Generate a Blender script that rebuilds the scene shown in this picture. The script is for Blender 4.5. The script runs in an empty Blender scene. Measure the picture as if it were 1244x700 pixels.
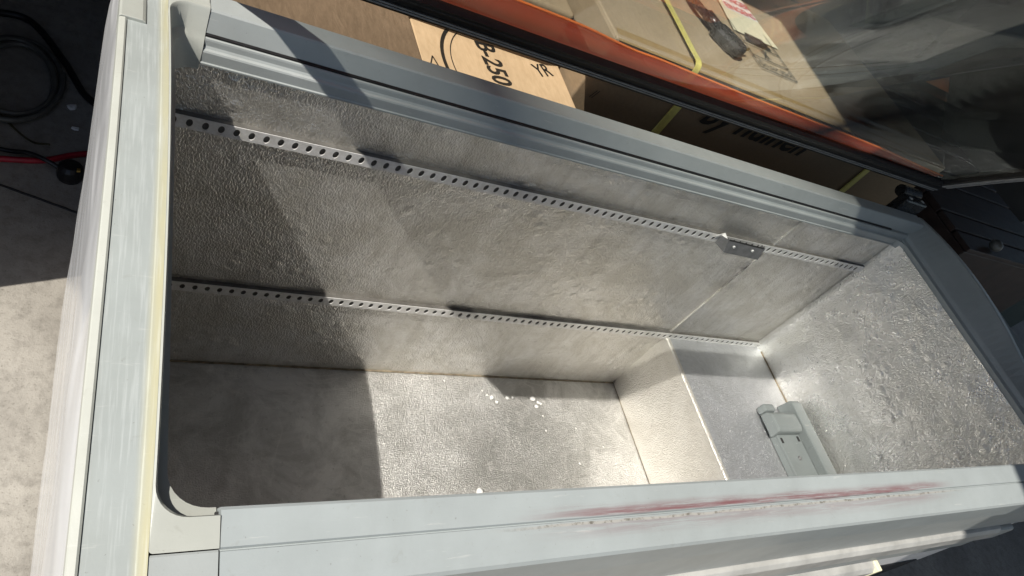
import bpy, bmesh, math, random
from mathutils import Vector, Matrix, noise

random.seed(7)
sc = bpy.context.scene
C = sc.collection
U = 0.02            # one hole pitch of the perforated strips, in metres
GZ = -38.0          # ground level in pitch units (z = 0 at the upper strip)

def W(x, y, z):
    return Vector((x * U, y * U, (z - GZ) * U))

# ------------------------------------------------------------------ camera
cam = bpy.data.cameras.new('camera')
cam_o = bpy.data.objects.new('camera', cam)
C.objects.link(cam_o)
RIGHT = Vector((0.8345890, -0.2403019, 0.4956977))
DOWN = Vector((0.1103750, -0.8086474, -0.5778466))
FWD = Vector((0.5397023, 0.5369770, -0.6483649))
m = Matrix.Identity(4)
for i in range(3):
    m[i][0], m[i][1], m[i][2] = RIGHT[i], -DOWN[i], -FWD[i]
m.translation = W(-6.2744, -39.1594, 34.6633)
cam_o.matrix_world = m
cam.sensor_width = 36.0
cam.lens = 36.0 * 860.235 / 1244.0
cam.clip_start = 0.01
cam.clip_end = 200.0
sc.camera = cam_o

# ------------------------------------------------------------------ sky and sun
SUN = Vector((0.667, 0.236, -1.0)).normalized()       # travel direction of the light
world = bpy.data.worlds.new('World')
sc.world = world
world.use_nodes = True
wn = world.node_tree.nodes
wl = world.node_tree.links
bg = wn.get('Background') or wn.new('ShaderNodeBackground')
sky = wn.new('ShaderNodeTexSky')
sky.sky_type = 'NISHITA'
sky.sun_disc = False
sky.sun_elevation = math.asin(-SUN.z)
sky.sun_rotation = math.atan2(-SUN.x, -SUN.y)
wl.new(sky.outputs[0], bg.inputs[0])
bg.inputs[1].default_value = 0.08
sun = bpy.data.lights.new('sun', 'SUN')
sun.energy = 5.0
sun.angle = math.radians(0.5)
sun.color = (1.0, 0.945, 0.86)
sun_o = bpy.data.objects.new('sun', sun)
C.objects.link(sun_o)
sun_o.rotation_euler = SUN.to_track_quat('-Z', 'Y').to_euler()
sun_o.location = W(-80, -40, 140)
vs = sc.view_settings
vs.view_transform = 'Standard'
vs.look = 'None'
vs.exposure = 0.2
vs.gamma = 1.0
vs.use_curve_mapping = False
sc.cycles.max_bounces = 7
sc.cycles.transparent_max_bounces = 12
sc.cycles.glossy_bounces = 4
sc.cycles.sample_clamp_indirect = 6.0
sc.cycles.caustics_reflective = True

# ------------------------------------------------------------------ node helpers
def new_mat(name):
    mt = bpy.data.materials.new(name)
    mt.use_nodes = True
    nt = mt.node_tree
    nt.nodes.clear()
    out = nt.nodes.new('ShaderNodeOutputMaterial')
    return mt, nt, out

class NB:
    """tiny node-building helper"""
    def __init__(s, nt):
        s.nt = nt
        s.tc = nt.nodes.new('ShaderNodeTexCoord')
        s.geo = nt.nodes.new('ShaderNodeNewGeometry')
        s.P = s.geo.outputs['Position']
    def n(s, t, **kw):
        k = s.nt.nodes.new(t)
        for a, b in kw.items():
            setattr(k, a, b)
        return k
    def put(s, sock, v):
        if hasattr(v, 'links') or hasattr(v, 'is_output'):
            s.nt.links.new(v, sock)
        else:
            sock.default_value = v
    def noise(s, scale, detail=3, rough=.55, dist=0.0, vec=None):
        k = s.n('ShaderNodeTexNoise')
        k.inputs['Scale'].default_value = scale
        k.inputs['Detail'].default_value = detail
        k.inputs['Roughness'].default_value = rough
        k.inputs['Distortion'].default_value = dist
        s.nt.links.new(vec or s.P, k.inputs['Vector'])
        return k.outputs['Fac']
    def voro(s, scale, vec=None, feature='F1'):
        k = s.n('ShaderNodeTexVoronoi', feature=feature)
        k.inputs['Scale'].default_value = scale
        s.nt.links.new(vec or s.P, k.inputs['Vector'])
        return k.outputs['Distance']
    def ramp(s, v, stops):
        k = s.n('ShaderNodeValToRGB')
        els = k.color_ramp.elements
        while len(els) < len(stops):
            els.new(0.5)
        for e, (p, c) in zip(els, stops):
            e.position = p
            e.color = (c, c, c, 1) if isinstance(c, (int, float)) else (*c, 1)
        s.put(k.inputs[0], v)
        return k.outputs[0]
    def mix(s, fac, a, b, mode='MIX'):
        k = s.n('ShaderNodeMix', data_type='RGBA', blend_type=mode)
        def g(nm, tp):
            return [i for i in k.inputs if i.name == nm and i.type == tp][0]
        s.put(g('Factor', 'VALUE'), fac)
        for nm, v in (('A', a), ('B', b)):
            if isinstance(v, (tuple, list)):
                v = (*v, 1) if len(v) == 3 else v
            s.put(g(nm, 'RGBA'), v)
        return [o for o in k.outputs if o.type == 'RGBA'][0]
    def math(s, op, a, b=0.0, clamp=False):
        k = s.n('ShaderNodeMath', operation=op)
        k.use_clamp = clamp
        s.put(k.inputs[0], a)
        s.put(k.inputs[1], b)
        return k.outputs[0]
    def scaled(s, v3, rot=(0, 0, 0)):
        k = s.n('ShaderNodeMapping')
        k.inputs['Scale'].default_value = v3
        k.inputs['Rotation'].default_value = rot
        s.nt.links.new(s.P, k.inputs['Vector'])
        return k.outputs[0]
    def xyz(s):
        k = s.n('ShaderNodeSeparateXYZ')
        s.nt.links.new(s.P, k.inputs[0])
        return k.outputs
    def maprange(s, v, a, b, c=0.0, d=1.0):
        k = s.n('ShaderNodeMapRange')
        k.interpolation_type = 'SMOOTHSTEP'
        s.put(k.inputs['Value'], v)
        k.inputs['From Min'].default_value = a
        k.inputs['From Max'].default_value = b
        k.inputs['To Min'].default_value = c
        k.inputs['To Max'].default_value = d
        return k.outputs[0]
    def bump(s, h, strength=.3, dist=.001, nrm=None):
        k = s.n('ShaderNodeBump')
        k.inputs['Strength'].default_value = strength
        k.inputs['Distance'].default_value = dist
        s.put(k.inputs['Height'], h)
        if nrm is not None:
            s.nt.links.new(nrm, k.inputs['Normal'])
        return k.outputs[0]
    def bsdf(s, out, base, rough=.5, metal=0.0, nrm=None, coat=0.0, spec=None, coat_rough=.1):
        k = s.n('ShaderNodeBsdfPrincipled')
        s.put(k.inputs['Base Color'], (*base, 1) if isinstance(base, tuple) else base)
        s.put(k.inputs['Roughness'], rough)
        s.put(k.inputs['Metallic'], metal)
        k.inputs['Coat Weight'].default_value = coat
        k.inputs['Coat Roughness'].default_value = coat_rough
        if spec is not None:
            k.inputs['Specular IOR Level'].default_value = spec
        if nrm is not None:
            s.nt.links.new(nrm, k.inputs['Normal'])
        s.nt.links.new(k.outputs[0], out.inputs[0])
        return k

def plain(name, col, rough=.5, metal=0.0, var=.12, scale=40, bump=.15, bscale=300, coat=0.0):
    mt, nt, out = new_mat(name)
    b = NB(nt)
    f = b.ramp(b.noise(scale, 4), [(.3, 0.0), (.7, 1.0)])
    dark = tuple(c * (1 - var) for c in col)
    lite = tuple(min(1, c * (1 + var)) for c in col)
    base = b.mix(f, dark, lite)
    nr = b.bump(b.noise(bscale, 3), bump, .0006)
    r = b.math('ADD', b.math('MULTIPLY', b.noise(scale * 2, 3), .16), rough - .08)
    b.bsdf(out, base, r, metal, nr, coat)
    return mt

# ---- embossed aluminium liner
def mat_liner(name, tint, brown, rough, fine=1.0, dent=1.0, metal=1.0, escale=330, spots=0.0, streak=0.0, marks=False):
    mt, nt, out = new_mat(name)
    b = NB(nt)
    big = b.noise(9, 6, .74, .5)
    stain = b.ramp(big, [(.38, 0.0), (.60, 1.0)])
    base = b.mix(stain, tint, brown)
    spk = b.ramp(b.noise(110, 3, .75), [(.60, 0.0), (.72, 1.0)])
    base = b.mix(b.math('MULTIPLY', spk, .4), base, tuple(c * .45 for c in brown))
    if streak:
        # runs of dried dirt down the wall
        stv = b.noise(40, 4, .7, 0.0, b.scaled((1.0, 1.0, .10), (0, .35, 0)))
        base = b.mix(b.math('MULTIPLY', b.ramp(stv, [(.50, 0.0), (.70, 1.0)]), streak), base, (.24, .21, .165))
    if marks:
        # one old stain and the pale tide lines left by dried water
        d = b.n('ShaderNodeVectorMath', operation='DISTANCE')
        b.nt.links.new(b.P, d.inputs[0])
        d.inputs[1].default_value = W(43, -12, -30.85)
        wob = b.math('MULTIPLY', b.math('SUBTRACT', b.noise(8, 5, .65), .5), .20)
        dd = b.math('ADD', d.outputs['Value'], wob)
        st_ = b.maprange(dd, 10.5 * U, 5.0 * U)
        base = b.mix(b.math('MULTIPLY', st_, .45), base, (.27, .268, .255))
        tide = b.noise(6.5, 3, .6, .6)
        tl = b.ramp(tide, [(.40, 0.0), (.415, 1.0), (.43, 0.0), (.53, 0.0), (.54, .8), (.56, 0.0)])
        base = b.mix(b.math('MULTIPLY', tl, .4), base, (.82, .81, .78))
    if spots:
        ws = b.ramp(b.noise(260, 1, .5), [(.71, 0.0), (.75, 1.0)])
        base = b.mix(b.math('MULTIPLY', ws, spots), base, (.9, .9, .88))
    # stucco embossing: small worm-like wrinkles, stretched a little
    st = b.scaled((1.0, 1.0, .62), (0, .25, .1))
    e1 = b.noise(escale, 1.0, .5, .5, st)
    n1 = b.bump(b.ramp(e1, [(.36, 0.0), (.64, 1.0)]), .8 * fine, .0009)
    # knocks and dents in the thin sheet, lying obliquely
    pit = b.ramp(b.voro(34, b.scaled((1, 1, 1), (.2, .6, .3))), [(0.0, 1.0), (.42, 0.0)])
    amp = b.ramp(b.noise(11, 2, .5), [(.34, 0.0), (.62, 1.0)])
    n2 = b.bump(b.math('MULTIPLY', pit, amp), .55 * dent, .006, n1)
    r = b.math('ADD', b.math('MULTIPLY', stain, .10), rough)
    b.bsdf(out, base, r, metal, n2)
    return mt

M = {}
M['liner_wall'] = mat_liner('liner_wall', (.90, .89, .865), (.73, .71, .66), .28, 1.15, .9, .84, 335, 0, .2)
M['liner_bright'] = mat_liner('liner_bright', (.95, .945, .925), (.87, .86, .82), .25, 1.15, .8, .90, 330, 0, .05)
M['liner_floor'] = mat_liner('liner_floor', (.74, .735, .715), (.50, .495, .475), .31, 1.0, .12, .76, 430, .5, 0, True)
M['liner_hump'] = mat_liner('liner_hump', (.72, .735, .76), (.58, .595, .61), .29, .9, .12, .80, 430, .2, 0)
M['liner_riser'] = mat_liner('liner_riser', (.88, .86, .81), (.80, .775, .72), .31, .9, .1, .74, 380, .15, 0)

def mat_strip():
    mt, nt, out = new_mat('strip_metal')
    b = NB(nt)
    f = b.noise(70, 5, .7)
    base = b.mix(b.ramp(f, [(.35, 0.0), (.68, 1.0)]), (.95, .95, .95), (.74, .73, .70))
    nr = b.bump(b.noise(150, 3), .35, .001)
    b.bsdf(out, base, b.math('ADD', b.math('MULTIPLY', f, .2), .26), .3, nr)
    return mt
M['strip'] = mat_strip()
M['bracket'] = plain('bracket_steel', (.25, .255, .26), .4, .6, .2, 60, .2)
M['rail_shade'] = plain('rail_shade_tone', (.12, .115, .105), .6, .2, .3)  # dark tone standing for shade above and behind the strips

# ---- grey-blue rim plastic
def mat_rim(name, col, yellow=False, red=False):
    mt, nt, out = new_mat(name)
    b = NB(nt)
    x, y, z = b.xyz()
    f = b.ramp(b.noise(14, 5, .6), [(.3, 0.0), (.7, 1.0)])
    base = b.mix(f, tuple(c * .93 for c in col), tuple(min(1, c * 1.05) for c in col))
    # rubbed grime
    dirt = b.ramp(b.noise(55, 6, .75, .5), [(.60, 0.0), (.72, 1.0)])
    base = b.mix(b.math('MULTIPLY', dirt, .26), base, (.20, .19, .16))
    blot = b.ramp(b.noise(5, 5, .7, .8), [(.45, 0.0), (.68, 1.0)])
    base = b.mix(b.math('MULTIPLY', blot, .22), base, tuple(c * .66 for c in (col[0], col[1] * .98, col[2] * .93)))
    scf = b.ramp(b.noise(70, 4, .7, .2, b.scaled((.22, 2.2, 2.2), (0, 0, .12))), [(.64, 0.0), (.70, 1.0)])
    base = b.mix(b.math('MULTIPLY', scf, .28), base, (.62, .62, .59))
    sp = b.ramp(b.noise(330, 2, .5), [(.735, 0.0), (.77, 1.0)])
    base = b.mix(b.math('MULTIPLY', sp, .4), base, (.12, .11, .09))
    if yellow:
        a = b.maprange(x, -3.25 * U, -2.72 * U)
        a = b.math('MULTIPLY', a, b.ramp(b.noise(9, 4), [(.2, .55), (.7, 1.0)]))
        base = b.mix(b.math('MULTIPLY', a, .85), base, (.50, .47, .29))
        # pale and bluish wear lines running along the rim
        st = b.noise(60, 3, .6, 0.0, b.scaled((6.0, .25, .25)))
        base = b.mix(b.math('MULTIPLY', b.ramp(st, [(.5, 0.0), (.7, 1.0)]), .22), base, (.72, .76, .76))
    if red:
        # red paint rubbed off along the joint, and the dirty worn line in it
        wob = b.math('MULTIPLY', b.math('SUBTRACT', b.noise(7, 3), .5), .010)
        yy = b.math('ADD', y, wob)
        along = b.math('MULTIPLY', b.maprange(x, 11.5 * U, 19 * U), b.maprange(x, 53 * U, 47 * U))
        br = b.noise(48, 6, .78, 0.0, b.scaled((.16, 4.5, 1)))
        up = b.math('MULTIPLY', b.maprange(yy, -30.62 * U, -30.52 * U), b.maprange(yy, -29.9 * U, -30.45 * U))
        dn = b.math('MULTIPLY', b.maprange(yy, -31.75 * U, -31.1 * U), b.maprange(yy, -30.72 * U, -30.95 * U))
        k = b.math('ADD', b.math('MULTIPLY', up, .95), b.math('MULTIPLY', dn, .38))
        k = b.math('MULTIPLY', b.math('MULTIPLY', k, along), b.ramp(br, [(.40, .12), (.50, .75), (.62, 1.0)]))
        base = b.mix(b.math('MULTIPLY', k, .9), base, (.17, .05, .058))
        wy = b.math('ADD', y, b.math('MULTIPLY', b.math('SUBTRACT', b.noise(30, 4), .5), .004))
        line = b.math('MULTIPLY', b.maprange(wy, -30.93 * U, -30.89 * U), b.maprange(wy, -30.76 * U, -30.81 * U))
        line = b.math('MULTIPLY', line, b.math('MULTIPLY', b.maprange(x, 10 * U, 16 * U), b.maprange(x, 55 * U, 48 * U)))
        chip = b.ramp(b.noise(120, 4, .7), [(.36, 0.0), (.52, 1.0)])
        base = b.mix(b.math('MULTIPLY', line, .85), base, b.mix(chip, (.11, .095, .07), (.37, .36, .335)))
    scr = b.noise(120, 3, .6, 0.0, b.scaled((.5, 4, 4)))
    nr = b.bump(b.math('ADD', b.noise(500, 2), scr), .10, .0005)
    r = b.math('ADD', b.math('MULTIPLY', b.noise(30, 4), .22), .30)
    b.bsdf(out, base, r, 0.0, nr, 0.0, .5)
    return mt
M['rim'] = mat_rim('rim_plastic', (.352, .378, .375))
M['rim_side'] = mat_rim('rim_side_plastic', (.36, .392, .385), yellow=True)
M['rim_front'] = mat_rim('rim_front_plastic', (.345, .38, .385), red=True)
M['cream'] = mat_rim('cream_plastic', (.405, .42, .385))
M['rib'] = mat_rim('rib_plastic', (.50, .515, .47))
M['white'] = plain('white_paint', (.72, .73, .74), .35, 0, .05, 12, .1, 200)
M['front_grey'] = mat_rim('front_grey_paint', (.36, .385, .38))
M['worn'] = plain('worn_aluminium', (.47, .47, .45), .42, .2, .22, 16, .1, 220)
M['black'] = plain('black_rubber', (.012, .012, .013), .42, 0, .3, 60, .2, 300)
M['black_gloss'] = plain('black_plastic', (.014, .015, .016), .28, 0, .3, 60, .12, 260)
M['frame_edge'] = plain('frame_edge', (.42, .425, .43), .4, .4, .2, 60, .15, 300)
M['sealant'] = plain('stained_sealant', (.22, .185, .13), .7, 0, .5, 60, .6, 200)
M['gap'] = plain('dark_gap', (.02, .02, .02), .8)
M['channel'] = mat_rim('channel_grey', (.19, .215, .215))
M['flake'] = plain('white_flake', (.74, .74, .72), .6, 0, .05, 90, .5, 400)
M['red_cable'] = plain('red_cable', (.36, .012, .03), .4, 0, .15)
M['hose'] = plain('grey_hose', (.10, .10, .09), .45, 0, .2)
M['olive'] = plain('olive_wire', (.07, .062, .03), .5)
M['yellow'] = plain('yellow_strap', (.70, .635, .19), .35, 0, .12, 90, .3, 300)
M['label'] = plain('label_paper', (.80, .76, .55), .45, 0, .06)
M['label_white'] = plain('label_white', (.86, .85, .82), .45, 0, .04)
M['ink'] = plain('black_ink', (.015, .014, .012), .5)
M['red_ink'] = plain('red_ink', (.62, .05, .09), .5)
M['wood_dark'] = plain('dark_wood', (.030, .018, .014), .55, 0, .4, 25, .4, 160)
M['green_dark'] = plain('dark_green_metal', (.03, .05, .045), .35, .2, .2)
M['slab_dark'] = plain('dark_slab', (.10, .095, .09), .8, 0, .2, 3)
M['brass'] = plain('brass', (.55, .38, .12), .35, .9)

def mat_card(name, a, c, film=0.0, rough=.75):
    mt, nt, out = new_mat(name)
    b = NB(nt)
    fib = b.noise(140, 4, .65, .3, b.scaled((1, .25, 1)))
    big = b.noise(6, 4)
    base = b.mix(b.ramp(fib, [(.3, 0.0), (.7, 1.0)]), a, c)
    base = b.mix(b.math('MULTIPLY', b.ramp(big, [(.35, 0.0), (.65, 1.0)]), .3), base, tuple(v * .72 for v in a))
    flute = b.noise(320, 1, .5, 0.0, b.scaled((.3, 1, .3)))
    n1 = b.bump(flute, .12, .0006)
    if film:
        fold = b.noise(26, 4, .6, 1.2, b.scaled((1.6, .5, .5), (0, 0, .5)))
        n1 = b.bump(fold, .30, .006, n1)
    b.bsdf(out, base, rough, 0.0, n1, film, .3, .14)
    return mt
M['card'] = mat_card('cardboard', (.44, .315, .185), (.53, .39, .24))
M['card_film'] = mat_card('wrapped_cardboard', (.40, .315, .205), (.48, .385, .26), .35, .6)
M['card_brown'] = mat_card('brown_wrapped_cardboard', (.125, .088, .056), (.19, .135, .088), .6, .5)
M['card_shaded'] = mat_card('shaded_cardboard', (.23, .17, .105), (.29, .215, .135))  # cardboard darkened in colour to deepen the shade on the lower box
M['tape'] = mat_card('packing_tape', (.34, .235, .10), (.40, .29, .14), .5, .4)

def mat_ground():
    mt, nt, out = new_mat('concrete')
    b = NB(nt)
    f = b.noise(2.2, 6, .65)
    g = b.noise(38, 5, .7)
    base = b.mix(b.ramp(f, [(.36, 0.0), (.62, 1.0)]), (.245, .228, .20), (.385, .362, .32))
    base = b.mix(b.math('MULTIPLY', b.ramp(g, [(.46, 0.0), (.68, 1.0)]), .6), base, (.175, .162, .14))
    pit = b.ramp(b.noise(190, 3, .6), [(.60, 0.0), (.68, 1.0)])
    base = b.mix(b.math('MULTIPLY', pit, .5), base, (.12, .105, .085))
    h = b.math('ADD', b.noise(160, 5, .7), b.math('MULTIPLY', g, .6))
    nr = b.bump(h, .55, .003)
    b.bsdf(out, base, .85, 0, nr)
    return mt
M['ground'] = mat_ground()

def schlick(b, f0=.04):
    dp = b.n('ShaderNodeVectorMath', operation='DOT_PRODUCT')
    b.nt.links.new(b.geo.outputs['Normal'], dp.inputs[0])
    b.nt.links.new(b.geo.outputs['Incoming'], dp.inputs[1])
    c = b.math('ABSOLUTE', dp.outputs['Value'])
    k = b.math('POWER', b.math('SUBTRACT', 1.0, c, True), 5.0)
    return b.math('ADD', b.math('MULTIPLY', k, 1 - f0), f0)

def mat_glass():
    mt, nt, out = new_mat('lid_glass')
    b = NB(nt)
    tr = b.n('ShaderNodeBsdfTransparent')
    tr.inputs[0].default_value = (.94, .955, .945, 1)
    gl = b.n('ShaderNodeBsdfGlossy')
    gl.inputs['Roughness'].default_value = .012
    gl.inputs['Color'].default_value = (.95, .97, .96, 1)
    sm = b.math('MULTIPLY', b.ramp(b.noise(9, 5, .65, .6), [(.45, 0.0), (.75, 1.0)]), .016)
    df = b.n('ShaderNodeBsdfDiffuse')
    df.inputs[0].default_value = (.6, .6, .57, 1)
    m1 = b.n('ShaderNodeMixShader')
    b.put(m1.inputs[0], schlick(b))
    nt.links.new(tr.outputs[0], m1.inputs[1])
    nt.links.new(gl.outputs[0], m1.inputs[2])
    m2 = b.n('ShaderNodeMixShader')
    b.put(m2.inputs[0], sm)
    nt.links.new(m1.outputs[0], m2.inputs[1])
    nt.links.new(df.outputs[0], m2.inputs[2])
    nt.links.new(m2.outputs[0], out.inputs[0])
    return mt
M['glass'] = mat_glass()

def mat_film(name, col, see, rough, wrinkle, glow=0.0):
    mt, nt, out = new_mat(name)
    b = NB(nt)
    fold = b.noise(7, 2, .5, .4, b.scaled((1, .5, 1.2)))
    nr = b.bump(fold, wrinkle, .012)
    tr = b.n('ShaderNodeBsdfTransparent')
    pr = b.n('ShaderNodeBsdfPrincipled')
    pr.inputs['Base Color'].default_value = (*col, 1)
    pr.inputs['Roughness'].default_value = rough
    pr.inputs['Transmission Weight'].default_value = 0.0
    nt.links.new(nr, pr.inputs['Normal'])
    mx = b.n('ShaderNodeMixShader')
    mx.inputs[0].default_value = 1 - see
    nt.links.new(tr.outputs[0], mx.inputs[1])
    body = pr.outputs[0]
    if glow:
        tl = b.n('ShaderNodeBsdfTranslucent')
        tl.inputs[0].default_value = (*col, 1)
        m2 = b.n('ShaderNodeMixShader')
        m2.inputs[0].default_value = glow
        nt.links.new(pr.outputs[0], m2.inputs[1])
        nt.links.new(tl.outputs[0], m2.inputs[2])
        body = m2.outputs[0]
    nt.links.new(body, mx.inputs[2])
    nt.links.new(mx.outputs[0], out.inputs[0])
    return mt
M['film'] = mat_film('clear_film', (.80, .81, .83), .25, .16, .8)
M['orange'] = mat_film('orange_film', (.90, .22, .11), .36, .25, .2, .6)
M['orange_bead'] = mat_film('orange_edge', (.98, .30, .08), .02, .3, .1, .4)

# ------------------------------------------------------------------ object helpers
ORG = {}
def thing(name, label, cat, org, group=None):
    o = bpy.data.objects.new(name, None)
    o.empty_display_size = .05
    C.objects.link(o)
    o.location = W(*org)
    ORG[o.name] = W(*org)
    tag(o, label, cat, group)
    return o
def tag(o, label, cat, group=None):
    o['label'] = label
    o['category'] = cat
    if group:
        o['group'] = group
def root_org(p):
    while p.parent:
        p = p.parent
    return ORG.get(p.name, Vector((0, 0, 0)))

def mesh_obj(name, verts, faces, mat, parent=None, smooth=False, org=None, label=None, bevel=0.0, solid=0.0):
    """verts in pitch units; one mesh object"""
    if parent is not None:
        base = root_org(parent)
    elif org is not None:
        base = W(*org)
    else:
        base = Vector((0, 0, 0))
    me = bpy.data.meshes.new(name)
    me.from_pydata([W(*v) - base for v in verts], [], faces)
    bm = bmesh.new()
    bm.from_mesh(me)
    bmesh.ops.recalc_face_normals(bm, faces=bm.faces)
    bm.to_mesh(me)
    bm.free()
    me.materials.append(M[mat])
    if smooth:
        for p in me.polygons:
            p.use_smooth = True
    o = bpy.data.objects.new(name, me)
    C.objects.link(o)
    if parent is not None:
        o.parent = parent
    else:
        o.location = base
        if org is not None:
            ORG[o.name] = base
    if solid:
        md = o.modifiers.new('solid', 'SOLIDIFY')
        md.thickness = solid * U
        md.offset = 0
    if bevel:
        md = o.modifiers.new('bevel', 'BEVEL')
        md.width = bevel * U
        md.segments = 2
        md.limit_method = 'ANGLE'
        md.angle_limit = math.radians(35)
        md.harden_normals = False
    if label:
        o['label'] = label
    return o

def boxvf(x0, x1, y0, y1, z0, z1):
    v = [(x, y, z) for z in (z0, z1) for y in (y0, y1) for x in (x0, x1)]
    f = [(0, 2, 3, 1), (4, 5, 7, 6), (0, 1, 5, 4), (2, 6, 7, 3), (0, 4, 6, 2), (1, 3, 7, 5)]
    return v, f
def box(name, b, mat, parent=None, bevel=.08, **k):
    v, f = boxvf(*b)
    return mesh_obj(name, v, f, mat, parent, bevel=bevel, **k)

def sweep(rings, closed=True, caps=True):
    """rings: list of equally long point lists -> verts, faces"""
    n = len(rings[0])
    v = [p for r in rings for p in r]
    f = []
    for i in range(len(rings) - 1):
        for j in range(n if closed else n - 1):
            k = (j + 1) % n
            f.append((i * n + j, i * n + k, (i + 1) * n + k, (i + 1) * n + j))
    if caps and closed:
        f.append(tuple(range(n)))
        f.append(tuple((len(rings) - 1) * n + j for j in range(n)))
    return v, f

def tube_vf(path, r, n=8, taper=None):
    rings = []
    P = [Vector(p) for p in path]
    up = Vector((0, 0, 1))
    for i, p in enumerate(P):
        d = (P[min(i + 1, len(P) - 1)] - P[max(i - 1, 0)]).normalized()
        s = d.cross(up)
        if s.length < 1e-3:
            s = d.cross(Vector((1, 0, 0)))
        s.normalize()
        t = s.cross(d)
        rr = r if taper is None else r * taper(i / (len(P) - 1))
        rings.append([tuple(p + rr * (math.cos(2 * math.pi * k / n) * s + math.sin(2 * math.pi * k / n) * t)) for k in range(n)])
    return sweep(rings)

def smooth_path(pts, n=8):
    out = []
    P = [Vector(p) for p in pts]
    P = [P[0] * 2 - P[1]] + P + [P[-1] * 2 - P[-2]]
    for i in range(1, len(P) - 2):
        a, b, c, d = P[i - 1], P[i], P[i + 1], P[i + 2]
        for k in range(n):
            t = k / n
            out.append(.5 * ((2 * b) + (c - a) * t + (2 * a - 5 * b + 4 * c - d) * t * t + (3 * b - a - 3 * c + d) * t ** 3))
    out.append(P[-2])
    return [tuple(p) for p in out]

def grid_panel(name, o, du, dv, nu, nv, mat, parent, nrm, amp=.06, seed=0.0, label=None):
    """a rectangular sheet with slight real dents; o corner, du/dv edge vectors, nrm dent direction"""
    o, du, dv, nrm = Vector(o), Vector(du), Vector(dv), Vector(nrm)
    v = []
    for j in range(nv + 1):
        for i in range(nu + 1):
            a, b = i / nu, j / nv
            p = o + du * a + dv * b
            e = min(1, 6 * min(a, 1 - a, b, 1 - b) + .0)
            q = p * .16 + Vector((seed, seed * .7, 0))
            h = noise.noise(q) * .7 + noise.noise(q * 2.9) * .3
            v.append(tuple(p + nrm * (amp * h * e)))
    f = [(j * (nu + 1) + i, j * (nu + 1) + i + 1, (j + 1) * (nu + 1) + i + 1, (j + 1) * (nu + 1) + i) for j in range(nv) for i in range(nu)]
    return mesh_obj(name, v, f, mat, parent, smooth=True, label=label)

# ------------------------------------------------------------------ the setting
g = mesh_obj('ground', [(-900, -900, GZ), (900, -900, GZ), (900, 900, GZ), (-900, 900, GZ)], [(0, 1, 2, 3)], 'ground')
g['kind'] = 'structure'

def slab(name, poly, z0, z1, mat):
    n = len(poly)
    v = [(x, y, z0) for x, y in poly] + [(x, y, z1) for x, y in poly]
    f = [tuple(range(n)), tuple(range(n, 2 * n))] + [(i, (i + 1) % n, n + (i + 1) % n, n + i) for i in range(n)]
    o = mesh_obj(name, v, f, mat)
    o['kind'] = 'structure'
    return o
# unseen slab added for its shade, above and to the right; its edge lets the sun in from the left
RZ = 98.0
def edge_x(y):                      # slab edge, derived from the shade line across the freezer
    return 63.2 + (67.6 - 63.2) / 31.6 * (y + 22.5 + 29.2) - .667 * (RZ - 8)
slab('shade_roof', [(edge_x(-200), -200), (edge_x(10), 10), (-140, 10), (-140, 190), (330, 190), (330, -200)], RZ, RZ + 6, 'slab_dark')
slab('shade_wall_left', [(-28, 7.6), (-24, 7.6), (-24, 186), (-28, 186)], GZ, RZ - .3, 'slab_dark')  # unseen slab, added to cast the ground shadow at the left
slab('shade_wall_back', [(-140, 186), (330, 186), (330, 190), (-140, 190)], GZ, RZ - .3, 'slab_dark')  # unseen slab, added to keep sky light out from behind
slab('shade_wall_right', [(326, 90), (330, 90), (330, 185.7), (326, 185.7)], GZ, RZ - .3, 'slab_dark')  # unseen slab, added to block sky light at the far right

# ------------------------------------------------------------------ the freezer
FZ = thing('chest_freezer', 'open chest freezer with grey plastic rim and dented silver aluminium inside', 'freezer', (39.5, -14.7, GZ))

def arch(y):
    if y > 0:
        return 8.0
    u = (y + 14.7) / 14.7
    return 8.0 + 1.4 * (1 - u * u)

LX, RX = -2.5, 78.8          # inner top edge on the left; liner wall on the right
BY, FY = .3, -28.6           # liner back and front walls
FLZ, HZ = -30.85, -18.4      # floor and hump top
HX = 60.6                    # hump riser

# outer shell
v, f = boxvf(-4.45, 84.2, -31.6, 2.6, GZ + 2, 4.6)
f = [q for i, q in enumerate(f) if i != 1]
mesh_obj('outer_shell', v, f, 'white', FZ, bevel=.5)
for x in (2, 78):
    for y in (-28, 0):
        vv, ff = sweep([[(x + 1.2 * math.cos(a), y + 1.2 * math.sin(a), z) for a in [2 * math.pi * k / 12 for k in range(12)]] for z in (GZ, GZ + 2.05)])
        mesh_obj('foot', vv, ff, 'black', FZ, smooth=False)

# clear film still wrapped over the left side, bulging and wrinkled
rings = []
ny, nz = 70, 26
for j in range(nz + 1):
    t = j / nz
    row = []
    for i in range(ny + 1):
        y = -34 + 38.5 * i / ny
        z = arch(min(y, 0)) - .6 - t * 44
        bul = .32 + .42 * math.sin(min(1, t * 9) * math.pi / 2)
        q = Vector((y * .11, z * .05, 3.3))
        wv = .13 * noise.noise(q) + .05 * noise.noise(Vector((y * .3 + z * .1, z * .13, 9)))
        if t < .04:
            wv *= t / .04
        row.append((-4.62 - bul - wv, y, max(z, GZ + .4)))
    rings.append(row)
v, f = sweep(rings, closed=False, caps=False)
mesh_obj('protective_film', v, f, 'film', FZ, smooth=True, label='clear plastic film wrapped over the white left side')

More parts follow.
